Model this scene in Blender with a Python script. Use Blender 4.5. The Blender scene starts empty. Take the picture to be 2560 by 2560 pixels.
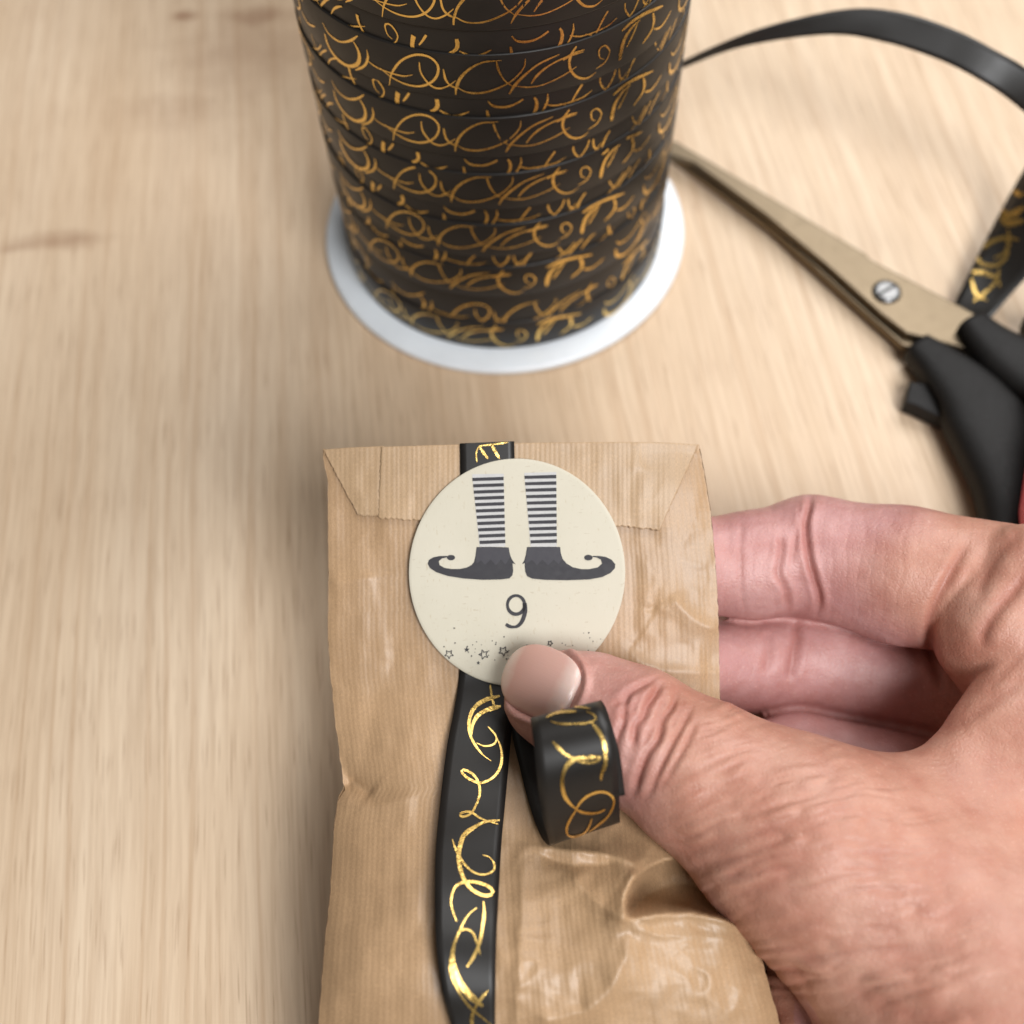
import bpy, bmesh, math, random
import numpy as np
from mathutils import Vector, Matrix
from mathutils.bvhtree import BVHTree
from mathutils.geometry import tessellate_polygon

random.seed(4)
RNG = np.random.default_rng(4)
U = 0.01                      # all lengths below are centimetres
scene = bpy.context.scene

# ------------------------------------------------------------------ camera
CAM_H = 23.0
PITCH = math.radians(61.3)
ROLL = math.radians(-3.4)
FPX = 2800.0                  # focal length in pixels of a 2560 px frame
_right0 = np.array([1.0, 0, 0])
_down0 = -np.array([0, math.sin(PITCH), math.cos(PITCH)])
FWD = np.array([0, math.cos(PITCH), -math.sin(PITCH)])
_c, _s = math.cos(ROLL), math.sin(ROLL)
RIGHT = _c * _right0 - _s * _down0
DOWN = _s * _right0 + _c * _down0
CAM = np.array([0, 0, CAM_H])

cam_data = bpy.data.cameras.new("camera")
cam_obj = bpy.data.objects.new("camera", cam_data)
scene.collection.objects.link(cam_obj)
scene.camera = cam_obj
cam_data.sensor_width = 36.0
cam_data.sensor_fit = 'HORIZONTAL'
cam_data.lens = 36.0 * FPX / 2560.0
cam_data.clip_start = 0.01
cam_data.clip_end = 20.0
cam_data.dof.use_dof = True
cam_data.dof.focus_distance = 19.6 * U
cam_data.dof.aperture_fstop = 10.5
m = Matrix.Identity(4)
for i in range(3):
    m[i][0] = RIGHT[i]; m[i][1] = -DOWN[i]; m[i][2] = -FWD[i]; m[i][3] = CAM[i] * U
cam_obj.matrix_world = m

# ------------------------------------------------------------------ light
world = bpy.data.worlds.new("World")
scene.world = world
world.use_nodes = True
wb = world.node_tree.nodes["Background"]
wt = world.node_tree                      # plain room: pale ceiling, dimmer warm walls
w_co = wt.nodes.new('ShaderNodeTexCoord')
w_sep = wt.nodes.new('ShaderNodeSeparateXYZ')
wt.links.new(w_co.outputs['Generated'], w_sep.inputs[0])
w_ramp = wt.nodes.new('ShaderNodeValToRGB')
w_ramp.color_ramp.elements[0].position = 0.05; w_ramp.color_ramp.elements[0].color = (.42, .35, .28, 1)
w_ramp.color_ramp.elements[1].position = 0.75; w_ramp.color_ramp.elements[1].color = (1.0, .96, .9, 1)
wt.links.new(w_sep.outputs[2], w_ramp.inputs[0])
wt.links.new(w_ramp.outputs[0], wb.inputs["Color"])
wb.inputs["Strength"].default_value = 0.17

def area(name, loc, target, sx, sy, power, col):
    d = bpy.data.lights.new(name, 'AREA')
    d.shape = 'RECTANGLE'; d.size = sx * U; d.size_y = sy * U
    d.energy = power; d.color = col
    o = bpy.data.objects.new(name, d)
    scene.collection.objects.link(o)
    o.location = Vector(loc) * U
    o.rotation_euler = (Vector(target) - Vector(loc)).to_track_quat('-Z', 'Y').to_euler()
    return o
area("window_light", (29, -36, 72), (2, 12, 0), 32, 38, 7.8, (0.98, 0.99, 1.0))
area("room_light", (34, 52, 58), (4, 16, 0), 55, 55, 5.0, (1.0, 0.99, 0.98))

scene.view_settings.view_transform = 'Standard'
scene.view_settings.look = 'None'
scene.view_settings.exposure = 0.0
scene.view_settings.gamma = 1.0
scene.view_settings.use_curve_mapping = False

# ------------------------------------------------------------------ geometry helpers
def rays(px, py):
    px = np.asarray(px, float); py = np.asarray(py, float)
    return FWD + ((px - 1280) / FPX)[..., None] * RIGHT + ((py - 1280) / FPX)[..., None] * DOWN
def P(px, py, z):
    """world point (cm) seen at photograph pixel px,py at distance z along the view axis"""
    return CAM + np.asarray(z, float)[..., None] * rays(px, py)
def T(px, py, h=0.0):
    """world point on the horizontal plane h cm above the table"""
    r = rays(px, py)
    t = (np.asarray(h, float) - CAM_H) / r[..., 2]
    return CAM + t[..., None] * r
def cam2world(Q):
    return CAM + Q[:, :1] * RIGHT + Q[:, 1:2] * DOWN + Q[:, 2:3] * FWD
def world2px(W):
    d = W - CAM
    z = d @ FWD
    return np.stack([1280 + FPX * (d @ RIGHT) / z, 1280 + FPX * (d @ DOWN) / z, z], -1)

def smooth(pts, n):
    """Catmull-Rom resample of a polyline (k,d) to n points, uniform in arc length"""
    p = np.asarray(pts, float)
    if len(p) < 3:
        t = np.linspace(0, 1, n)[:, None]
        return p[0] * (1 - t) + p[-1] * t
    q = np.vstack([2 * p[0] - p[1], p, 2 * p[-1] - p[-2]])
    out = []
    t = np.linspace(0, 1, 24, endpoint=False)[:, None]
    for i in range(1, len(q) - 2):
        a, b, c, d = q[i - 1], q[i], q[i + 1], q[i + 2]
        out.append(.5 * (2 * b + (c - a) * t + (2 * a - 5 * b + 4 * c - d) * t ** 2 + (3 * b - a - 3 * c + d) * t ** 3))
    out.append(p[-1:])
    o = np.vstack(out)
    L = np.r_[0, np.cumsum(np.linalg.norm(np.diff(o, axis=0), axis=1))]
    s = np.linspace(0, L[-1], n)
    return np.stack([np.interp(s, L, o[:, k]) for k in range(o.shape[1])], 1)
def smooth_par(pts, n):
    """Catmull-Rom, uniform in the control index (so two edges stay in step)"""
    p = np.asarray(pts, float)
    q = np.vstack([2 * p[0] - p[1], p, 2 * p[-1] - p[-2]])
    x = np.linspace(0, len(p) - 1 - 1e-9, n)
    i = x.astype(int); t = (x - i)[:, None]
    a, b, c, d = q[i], q[i + 1], q[i + 2], q[i + 3]
    return .5 * (2 * b + (c - a) * t + (2 * a - 5 * b + 4 * c - d) * t ** 2 + (3 * b - a - 3 * c + d) * t ** 3)

def sstep(a, b, x):
    t = np.clip((x - a) / (b - a), 0, 1)
    return t * t * (3 - 2 * t)
def hash3(i, j, k, seed):
    n = (i * 374761393 + j * 668265263 + k * 1274126177 + seed * 974634777) & 0x7fffffff
    n = ((n ^ (n >> 13)) * 1103515245) & 0x7fffffff
    n = (n ^ (n >> 16)) & 0xffff
    return n / 32767.5 - 1.0
def vnoise(x, y, z=None, seed=0):
    x = np.asarray(x, float); y = np.asarray(y, float)
    z = np.zeros_like(x) if z is None else np.asarray(z, float)
    i, j, k = np.floor(x).astype(np.int64), np.floor(y).astype(np.int64), np.floor(z).astype(np.int64)
    f, g, h = x - i, y - j, z - k
    f, g, h = f*f*(3-2*f), g*g*(3-2*g), h*h*(3-2*h)
    r = 0
    for a in (0, 1):
        for b in (0, 1):
            for c in (0, 1):
                r = r + hash3(i+a, j+b, k+c, seed) * (f if a else 1-f) * (g if b else 1-g) * (h if c else 1-h)
    return r
def seg_dist(px, py, poly):
    """distance (px) from points to a polyline and the relative position along it"""
    best = np.full(px.shape, 1e9); tt = np.zeros(px.shape); sd = np.zeros(px.shape)
    poly = np.asarray(poly, float)
    L = np.r_[0, np.cumsum(np.linalg.norm(np.diff(poly, axis=0), axis=1))]
    for k in range(len(poly) - 1):
        a, b = poly[k], poly[k + 1]
        d = b - a; l2 = d @ d + 1e-9
        t = np.clip(((px - a[0]) * d[0] + (py - a[1]) * d[1]) / l2, 0, 1)
        qx, qy = px - a[0] - t * d[0], py - a[1] - t * d[1]
        r = np.hypot(qx, qy)
        s = np.sign(d[0] * qy - d[1] * qx)
        w = r < best
        best = np.where(w, r, best); tt = np.where(w, (L[k] + t * (L[k+1] - L[k])) / L[-1], tt); sd = np.where(w, s, sd)
    return best, tt, sd

def link(o, parent=None):
    scene.collection.objects.link(o)
    if parent is not None:
        o.parent = parent
        o.matrix_parent_inverse = Matrix.Translation(parent.location).inverted()
    return o
def mesh_obj(name, verts, faces, mat, parent=None, shade=True, uv=None, attrs=None):
    """verts in world cm"""
    v = np.asarray(verts, float) * U
    me = bpy.data.meshes.new(name)
    me.from_pydata(v.tolist(), [], [tuple(int(i) for i in f) for f in faces])
    if uv is not None:
        l = me.uv_layers.new(name="UVMap")
        idx = np.zeros(len(me.loops), dtype=np.int32); me.loops.foreach_get("vertex_index", idx)
        l.data.foreach_set("uv", np.asarray(uv, np.float32)[idx].ravel())
    if attrs:
        for k, a in attrs.items():
            at = me.attributes.new(k, 'FLOAT', 'POINT')
            at.data.foreach_set("value", np.asarray(a, np.float32))
    me.update()
    if shade:
        me.polygons.foreach_set("use_smooth", [True] * len(me.polygons))
    if mat: me.materials.append(mat)
    o = bpy.data.objects.new(name, me)
    return link(o, parent)
def empty(name, loc):
    o = bpy.data.objects.new(name, None)
    o.empty_display_size = 0.01
    o.location = Vector(loc) * U
    scene.collection.objects.link(o)
    return o
def tag(o, label=None, category=None, group=None, kind=None):
    if label: o["label"] = label
    if category: o["category"] = category
    if group: o["group"] = group
    if kind: o["kind"] = kind
    return o
def grid_faces(nu, nv, closed_u=False):
    """vertices ordered [v][u]"""
    f = []
    for j in range(nv - 1):
        for i in range(nu if closed_u else nu - 1):
            a = j * nu + i; b = j * nu + (i + 1) % nu
            f.append((a, b, b + nu, a + nu))
    return f
def solid_sheet(front, back, nu, nv):
    """closed thin sheet from two [v][u] grids"""
    n = nu * nv
    f = [(a, d, c, b) for a, b, c, d in grid_faces(nu, nv)]
    f += [(a + n, b + n, c + n, d + n) for a, b, c, d in grid_faces(nu, nv)]
    border = [i for i in range(nu)] + [j * nu + nu - 1 for j in range(1, nv)] + \
             [(nv - 1) * nu + i for i in range(nu - 2, -1, -1)] + [j * nu for j in range(nv - 2, 0, -1)]
    for a, b in zip(border, border[1:] + border[:1]):
        f.append((a, b, b + n, a + n))
    return np.vstack([front, back]), f
def grid_normals(G):
    du = np.gradient(G, axis=1); dv = np.gradient(G, axis=0)
    n = np.cross(du, dv)
    return n / (np.linalg.norm(n, axis=2, keepdims=True) + 1e-12)
def revolve(profile, n, centre):
    """profile list of (r,h); rings around the vertical axis"""
    v = []; th = np.linspace(0, 2 * math.pi, n, endpoint=False)
    for r, h in profile:
        v.append(np.stack([centre[0] + r * np.cos(th), centre[1] + r * np.sin(th), np.full(n, h)], 1))
    return np.vstack(v), grid_faces(n, len(profile), True)

# ------------------------------------------------------------------ materials
def srgb(r, g, b):
    f = lambda c: c / 12.92 if c <= .04045 else ((c + .055) / 1.055) ** 2.4
    return (f(r / 255), f(g / 255), f(b / 255), 1)
class NT:
    def __init__(s, name):
        s.m = bpy.data.materials.new(name); s.m.use_nodes = True
        s.t = s.m.node_tree; s.b = s.t.nodes["Principled BSDF"]
    def n(s, typ, ins=None, **kw):
        o = s.t.nodes.new(typ)
        for k, v in kw.items(): setattr(o, k, v)
        for k, v in (ins or {}).items(): s.set(o.inputs[k], v)
        return o
    def set(s, sock, v):
        if hasattr(v, "is_linked") or isinstance(v, bpy.types.NodeSocket): s.t.links.new(v, sock)
        else: sock.default_value = v
    def p(s, **kw):
        for k, v in kw.items(): s.set(s.b.inputs[k.replace("_", " ")], v)
    def math(s, op, a, b=0.0, clamp=False):
        o = s.n('ShaderNodeMath', {0: a, 1: b}, operation=op, use_clamp=clamp); return o.outputs[0]
    def mix(s, f, a, b, blend='MIX'):
        o = s.n('ShaderNodeMix', data_type='RGBA', blend_type=blend)
        s.set(o.inputs[0], f); s.set(o.inputs[6], a); s.set(o.inputs[7], b); return o.outputs[2]
    def ramp(s, f, stops):
        o = s.n('ShaderNodeValToRGB', {0: f}); e = o.color_ramp.elements
        while len(e) < len(stops): e.new(.5)
        for x, (pos, col) in zip(e, stops):
            x.position = pos; x.color = col if len(col) == 4 else (*col, 1)
        return o.outputs[0]
    def noise(s, vec, scale, detail=4, rough=.6, dist=0.0):
        o = s.n('ShaderNodeTexNoise', {'Vector': vec, 'Scale': scale, 'Detail': detail, 'Roughness': rough, 'Distortion': dist})
        return o.outputs[0]
    def mapping(s, vec, scale=(1, 1, 1), rot=(0, 0, 0), loc=(0, 0, 0)):
        o = s.n('ShaderNodeMapping', {'Vector': vec, 'Scale': scale, 'Rotation': rot, 'Location': loc}); return o.outputs[0]
    def bump(s, h, strength=1.0, dist=.001, normal=None):
        o = s.n('ShaderNodeBump', {'Height': h, 'Strength': strength, 'Distance': dist})
        if normal is not None: s.t.links.new(normal, o.inputs['Normal'])
        return o.outputs[0]
    def attr(s, name):
        return s.n('ShaderNodeAttribute', attribute_name=name).outputs['Fac']
    def obj(s): return s.n('ShaderNodeTexCoord').outputs['Object']
    def uv(s): return s.n('ShaderNodeTexCoord').outputs['UV']
g1 = lambda v: (v, v, v, 1)

def mat_wood():
    t = NT("beech_wood"); co = t.obj()
    # coordinates in metres, grain along y, slightly turned
    g = t.mapping(co, rot=(0, 0, math.radians(-4)))
    warp = t.noise(t.mapping(g, scale=(9, 3, 1)), 1.0, 2)
    wv = t.n('ShaderNodeVectorMath', {0: g, 1: t.n('ShaderNodeCombineXYZ', {0: t.math('MULTIPLY', t.math('SUBTRACT', warp, .5), .012)}).outputs[0]}, operation='ADD').outputs[0]
    broad = t.noise(t.mapping(wv, scale=(14, 2.2, 1)), 1.0, 3)
    streak = t.noise(t.mapping(wv, scale=(260, 6, 1)), 1.0, 4, .62)
    fine = t.noise(t.mapping(wv, scale=(900, 30, 1)), 1.0, 3, .6)
    pores = t.noise(t.mapping(wv, scale=(2100, 60, 1), loc=(3, 1, 0)), 1.0, 2, .5)
    lines = t.noise(t.mapping(wv, scale=(520, 2.5, 1), loc=(7, 2, 0)), 1.0, 2, .5)
    patch = t.noise(t.mapping(co, scale=(5, 4, 1), loc=(1.3, .4, 0)), 1.0, 3)
    c = t.ramp(broad, [(.3, srgb(214, 188, 158)), (.55, srgb(226, 203, 175)), (.75, srgb(233, 214, 190))])
    c = t.mix(t.ramp(streak, [(.36, g1(.22)), (.56, g1(0))]), c, srgb(182, 150, 116))
    c = t.mix(t.ramp(fine, [(.35, g1(.3)), (.6, g1(0))]), c, srgb(160, 128, 97))
    c = t.mix(t.ramp(pores, [(.31, g1(.5)), (.40, g1(0))]), c, srgb(146, 112, 84))
    c = t.mix(t.ramp(lines, [(.35, g1(.26)), (.43, g1(0))]), c, srgb(172, 134, 98))
    c = t.mix(t.ramp(patch, [(.35, g1(.35)), (.65, g1(0))]), c, srgb(186, 157, 127))
    # knots and a dark heart streak, at their places in the board
    for (kx, ky, sx, sy, amt) in ((140, 604, 1.9, .45, .5), (40, 620, .8, .25, .35), (455, 40, .55, .35, .9), (640, 42, 1.3, .6, .55), (420, 280, 2.5, 1.0, .22), (620, 130, 3, 2.2, .3), (1640, 500, 2.0, .8, .18)):
        k = T(kx, ky) * U
        d = t.n('ShaderNodeVectorMath', {0: co, 1: (-k[0], -k[1], 0)}, operation='ADD').outputs[0]
        d = t.mapping(d, scale=(1 / (sx * U), 1 / (sy * U), 0), rot=(0, 0, 0))
        nn = t.noise(t.mapping(co, scale=(110, 160, 1)), 1.0, 3)
        ln = t.n('ShaderNodeVectorMath', {0: d}, operation='LENGTH').outputs['Value']
        ln = t.math('ADD', ln, t.math('MULTIPLY', t.math('SUBTRACT', nn, .5), 1.4))
        c = t.mix(t.ramp(ln, [(.1, g1(amt)), (1.0, g1(0))]), c, srgb(138, 98, 72))
    h = t.math('ADD', t.math('MULTIPLY', streak, .5), t.math('MULTIPLY', pores, .7))
    t.p(Base_Color=c, Roughness=t.ramp(streak, [(.3, g1(.52)), (.7, g1(.4))]), Normal=t.bump(h, .35, .0002))
    t.b.inputs['Specular IOR Level'].default_value = .4
    return t.m

def mat_paper(name, tint, rib_rot=0.0):
    t = NT(name); uv = t.uv(); co = t.obj()
    ribs = t.n('ShaderNodeTexWave', {'Vector': t.mapping(uv, scale=(1, .02, 1)), 'Scale': 23.0, 'Distortion': 5.0, 'Detail': 3.0, 'Detail Scale': .6}, wave_type='BANDS', bands_direction='X').outputs['Fac']
    ribn = t.noise(t.mapping(uv, scale=(60, 1.6, 1)), 1.0, 3)
    fib = t.noise(t.mapping(co, scale=(900, 900, 900)), 1.0, 3, .7)
    fib2 = t.noise(t.mapping(uv, scale=(380, 130, 1)), 1.0, 3, .7)
    speck = t.noise(t.mapping(uv, scale=(520, 250, 1), loc=(.3, .7, 0)), 1.0, 2, .5)
    cloud = t.noise(t.mapping(uv, scale=(5, 4, 1)), 1.0, 4)
    c = t.ramp(cloud, [(.3, tuple(x * .8 for x in tint[:3]) + (1,)), (.7, tuple(min(1, x * 1.1) for x in tint[:3]) + (1,))])
    c = t.mix(t.math('MULTIPLY', t.math('MULTIPLY', ribs, cloud), .26), c, tuple(x * .66 for x in tint[:3]) + (1,))
    c = t.mix(t.math('MULTIPLY', ribn, .3), c, tuple(x * .62 for x in tint[:3]) + (1,))
    c = t.mix(t.ramp(fib2, [(.38, g1(.4)), (.58, g1(0))]), c, tuple(x * .58 for x in tint[:3]) + (1,))
    c = t.mix(t.ramp(fib2, [(.6, g1(0)), (.8, g1(.45))]), c, tuple(min(1, x * 1.5) for x in tint[:3]) + (1,))
    c = t.mix(t.ramp(speck, [(.27, g1(.75)), (.34, g1(0))]), c, tuple(x * .3 for x in tint[:3]) + (1,))
    h = t.math('ADD', t.math('MULTIPLY', ribs, .2), t.math('ADD', t.math('MULTIPLY', ribn, .22), t.math('MULTIPLY', fib, .22)))
    t.p(Base_Color=c, Roughness=t.ramp(cloud, [(.3, g1(.42)), (.7, g1(.54))]), Normal=t.bump(h, .6, .0002))
    t.b.inputs['Coat Weight'].default_value = .11; t.b.inputs['Coat Roughness'].default_value = .24
    t.b.inputs['Specular IOR Level'].default_value = .5
    return t.m

def mat_simple(name, col, rough=.5, metal=0.0, bump=0.0, scale=300, spec=.5, coat=0.0):
    t = NT(name); co = t.obj()
    n = t.noise(t.mapping(co, scale=(scale, scale, scale)), 1.0, 4)
    c = t.mix(t.ramp(n, [(.35, g1(0)), (.7, g1(.5))]), tuple(x * .9 for x in col[:3]) + (1,), tuple(min(1, x * 1.12) for x in col[:3]) + (1,))
    t.p(Base_Color=c, Roughness=t.ramp(n, [(.3, g1(max(0, rough - .05))), (.7, g1(min(1, rough + .06)))]), Metallic=metal)
    if bump: t.p(Normal=t.bump(n, bump, .0002))
    t.b.inputs['Specular IOR Level'].default_value = spec
    t.b.inputs['Coat Weight'].default_value = coat
    return t.m

def mat_skin():
    t = NT("skin"); co = t.obj()
    pink = t.attr("pink"); crease = t.attr("crease")
    blot = t.noise(t.mapping(co, scale=(75, 75, 75)), 1.0, 4, .6)
    blot2 = t.noise(t.mapping(co, scale=(240, 240, 240), loc=(2, 0, 0)), 1.0, 3, .6)
    pore = t.noise(t.mapping(co, scale=(1900, 1900, 1900)), 1.0, 2, .5)
    c = t.ramp(blot, [(.3, srgb(174, 121, 102)), (.5, srgb(188, 137, 117)), (.7, srgb(198, 151, 132))])
    cp = t.ramp(blot, [(.3, srgb(178, 126, 123)), (.55, srgb(193, 144, 140)), (.75, srgb(205, 161, 157))])
    c = t.mix(pink, c, cp)
    c = t.mix(t.ramp(blot2, [(.35, g1(.22)), (.6, g1(0))]), c, srgb(168, 100, 84))
    c = t.mix(t.ramp(pore, [(.62, g1(0)), (.75, g1(.25))]), c, srgb(232, 196, 178))
    c = t.mix(t.math('MULTIPLY', crease, .55), c, srgb(148, 78, 64))  # redder skin in folds, plus painted shade of wrinkles and finger clefts
    vor = t.n('ShaderNodeTexVoronoi', {'Vector': t.mapping(co, scale=(1, 1, 1)), 'Scale': 950.0}, feature='DISTANCE_TO_EDGE').outputs['Distance']
    vor2 = t.n('ShaderNodeTexVoronoi', {'Vector': t.mapping(co, scale=(1, 1, 1)), 'Scale': 2100.0}, feature='F1').outputs['Distance']
    h = t.math('ADD', t.math('MULTIPLY', t.ramp(vor, [(0, g1(0)), (.16, g1(1))]), .22), t.math('ADD', t.math('MULTIPLY', vor2, .35), t.math('MULTIPLY', pore, .4)))
    t.p(Base_Color=c, Roughness=t.ramp(blot2, [(.3, g1(.42)), (.7, g1(.54))]), Normal=t.bump(h, .5, .00018))
    t.b.inputs['Subsurface Weight'].default_value = .09
    t.b.inputs['Subsurface Radius'].default_value = (1, .36, .2)
    t.b.inputs['Subsurface Scale'].default_value = .0028
    t.b.inputs['Specular IOR Level'].default_value = .45
    return t.m

def mat_nail():
    t = NT("fingernail"); uv = t.uv(); co = t.obj()
    sp = t.n('ShaderNodeSeparateXYZ', {0: uv})
    u = sp.outputs[0]                                    # 0 cuticle .. 1 free edge
    n = t.noise(t.mapping(co, scale=(180, 180, 180)), 1.0, 3)
    c = t.ramp(t.math('ADD', u, t.math('MULTIPLY', t.math('SUBTRACT', n, .5), .12)), [(.06, srgb(216, 190, 180)), (.2, srgb(213, 184, 173)), (.34, srgb(203, 162, 150)), (.86, srgb(202, 158, 144)), (.95, srgb(212, 186, 170))])
    t.p(Base_Color=c, Roughness=.26, Normal=t.bump(t.noise(t.mapping(uv, scale=(4, 70, 1)), 1.0, 2), .12, .00015))
    t.b.inputs['Subsurface Weight'].default_value = .2
    t.b.inputs['Subsurface Radius'].default_value = (1, .4, .25)
    t.b.inputs['Subsurface Scale'].default_value = .0018
    return t.m

def mat_sticker():
    t = NT("recycled_sticker_paper"); co = t.obj()
    n = t.noise(t.mapping(co, scale=(60, 60, 60)), 1.0, 4)
    f = t.noise(t.mapping(co, scale=(2600, 700, 700), rot=(.2, .3, .9)), 1.0, 2, .5)
    f2 = t.noise(t.mapping(co, scale=(600, 2800, 700), rot=(.5, .1, .4)), 1.0, 2, .5)
    c = t.ramp(n, [(.3, srgb(197, 190, 171)), (.7, srgb(204, 197, 179))])
    c = t.mix(t.ramp(f, [(.27, g1(.4)), (.33, g1(0))]), c, srgb(176, 158, 124))
    c = t.mix(t.ramp(f2, [(.27, g1(.35)), (.32, g1(0))]), c, srgb(160, 140, 108))
    t.p(Base_Color=c, Roughness=.6, Normal=t.bump(f, .1, .0001))
    return t.m

M_WOOD = mat_wood()
M_PAPER = mat_paper("kraft_paper", srgb(187, 152, 115))
M_FLAP = mat_paper("kraft_paper_flap", srgb(192, 160, 124))
M_TORN = mat_simple("torn_paper_edge", srgb(222, 200, 168), .7, scale=900)
M_RIB = mat_simple("black_ribbon", (.0155, .0135, .012, 1), .4, scale=120, spec=.36)
M_GOLD = mat_simple("gold_foil", (.92, .61, .19, 1), .27, 1.0, .5, scale=700)
M_WHITE = mat_simple("white_plastic", (.82, .86, .9, 1), .4, scale=60)
M_STEEL = mat_simple("brushed_steel", (.165, .128, .085, 1), .36, 1.0, .08, scale=400)
M_STEEL2 = mat_simple("screw_steel", (.2, .2, .2, 1), .3, 1.0, scale=400)
M_PLASTIC = mat_simple("black_plastic", (.011, .010, .0095, 1), .55, 0, .2, scale=1200, spec=.22)
M_PINK = mat_simple("pink_plastic", srgb(226, 92, 108), .45)
M_STICK = mat_sticker()
M_INK = mat_simple("dark_ink", srgb(44, 42, 47), .62, scale=900)
M_INK2 = mat_simple("pale_grey_ink", srgb(196, 194, 192), .62, scale=900)
M_SKIN = mat_skin()
M_NAIL = mat_nail()

# ------------------------------------------------------------------ table
v = []
n = 24
xs = np.linspace(-60, 60, n); ys = np.linspace(-30, 75, n)
top = np.array([[(x, y, 0.0) for x in xs] for y in ys]).reshape(-1, 3)
bot = top - [0, 0, 2.6]
vv, ff = solid_sheet(top, bot, n, n)
tbl = mesh_obj("tabletop", vv, [tuple(reversed(f)) for f in ff], M_WOOD, shade=False)
tag(tbl, "pale wooden tabletop with fine straight grain and small knots", "table", kind="structure")

# ------------------------------------------------------------------ strokes printed on surfaces
def ribbonize(pts, w0, w1=None, n=None, taper=True):
    """2-d polyline -> left/right outlines with swelling width"""
    pts = np.asarray(pts, float)
    L = np.sum(np.linalg.norm(np.diff(pts, axis=0), axis=1))
    n = n or int(np.clip(L / max(w0, 1e-6) / .9, 10, 90))
    c = smooth(pts, n)
    t = np.gradient(c, axis=0); t /= np.linalg.norm(t, axis=1, keepdims=True) + 1e-9
    nr = np.stack([-t[:, 1], t[:, 0]], 1)
    s = np.linspace(0, 1, n)
    w = w0 + ((w1 if w1 else w0) - w0) * s
    w = w * (1 + .25 * vnoise(s * 7 + pts[0, 0], s * 0 + pts[0, 1], seed=3))
    if taper: w = w * (.45 + .55 * np.minimum(1, np.minimum(s, 1 - s) * 6))
    return c + nr * w[:, None] / 2, c - nr * w[:, None] / 2
def bvh_of(o):
    me = o.data
    vs = [o.matrix_world @ v.co for v in me.vertices] if False else [v.co.copy() for v in me.vertices]
    return BVHTree.FromPolygons(vs, [tuple(p.vertices) for p in me.polygons])
def project_px(bvh, px, py, lift):
    """where the photograph's pixel meets the surface, lifted along the normal (cm)"""
    out = []
    r = rays(px, py)
    for d in r:
        hit = bvh.ray_cast(Vector(CAM * U), Vector(d).normalized())
        if hit[0] is None: out.append(None); continue
        nn = hit[1]
        if nn.dot(Vector(d)) > 0: nn = -nn
        out.append(np.array(hit[0]) / U + np.array(nn) * lift)
    return out
def px_strokes(name, surf, strokes, mat, parent, lift=.012):
    bvh = bvh_of(surf)
    V, F = [], []
    for pts, w0, w1 in strokes:
        a, b = ribbonize(pts, w0, w1)
        A = project_px(bvh, a[:, 0], a[:, 1], lift); B = project_px(bvh, b[:, 0], b[:, 1], lift)
        prev = None
        for p, q in zip(A, B):
            if p is None or q is None: prev = None; continue
            V += [p, q]
            k = len(V)
            if prev is not None and np.linalg.norm(V[prev] - p) < .6: F.append((prev, prev + 1, k - 1, k - 2))
            prev = k - 2
    return tag(mesh_obj(name, V, F, mat, parent), kind='stuff')

# ------------------------------------------------------------------ ribbon spool
SC = np.array([0.25, 21.30]); RS = 4.21; RF = 4.83
spool = empty("ribbon_spool", (SC[0], SC[1], 0))
tag(spool, "black and gold curling ribbon wound on a white plastic spool", "ribbon spool")
prof = [(0.9, .02), (RF - .16, .02), (RF - .03, .04), (RF, .09), (RF, .15), (RF - .03, .21), (RF - .10, .25), (3.6, .27), (0.9, .27)]
vv, ff = revolve(prof, 160, SC)
mesh_obj("flange", vv, ff, M_WHITE, spool)
vv, ff = revolve([(r, 13.6 - h) for r, h in reversed(prof)], 96, SC)
mesh_obj("flange", vv, ff, M_WHITE, spool)
vv, ff = revolve([(1.3, .3), (1.3, 13.3)], 48, SC)
mesh_obj("core", vv, ff, M_WHITE, spool)

HB = [.48, 2.48, 3.88, 5.32, 6.80, 8.22, 9.77, 11.2, 12.3]   # foot of each printed row
SV, SF = [], []
NT_ = 220
th = np.linspace(0, 2 * math.pi, NT_, endpoint=False)
def band(h0, h1, r, tilt, phase, seed):
    """one turn of ribbon, slightly cupped and wavering"""
    global SV, SF
    rows = []
    for k, (f, dr) in enumerate([(0, -.05), (.003, -.004), (.02, .0), (.5, .001), (.98, .0), (.997, -.004), (1, -.05)]):
        h = h0 + (h1 - h0) * f + tilt * np.sin(th + phase) + .02 * vnoise(np.cos(th) * 2, np.sin(th) * 2, seed=seed)
        rr = r + dr + .012 * vnoise(np.cos(th) * 1.5 + 5, np.sin(th) * 1.5, seed=seed + 9)
        rows.append(np.stack([SC[0] + rr * np.cos(th), SC[1] + rr * np.sin(th), h], 1))
    base = sum(len(a) for a in SV)
    SV.append(np.vstack(rows))
    SF += [tuple(i + base for i in f) for f in grid_faces(NT_, len(rows), True)]
for i, hb in enumerate(HB):
    band(hb - .16, hb + .84, RS - .008 * (i % 2), .03, 1.0 + .5 * i, i)
    band(hb + .45, hb + (1.9 if i == 0 else 1.45), RS - .045, .05, 2.2 + .9 * i, 30 + i)
wind = mesh_obj("ribbon_winding", np.vstack(SV), SF, M_RIB, spool)

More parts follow.
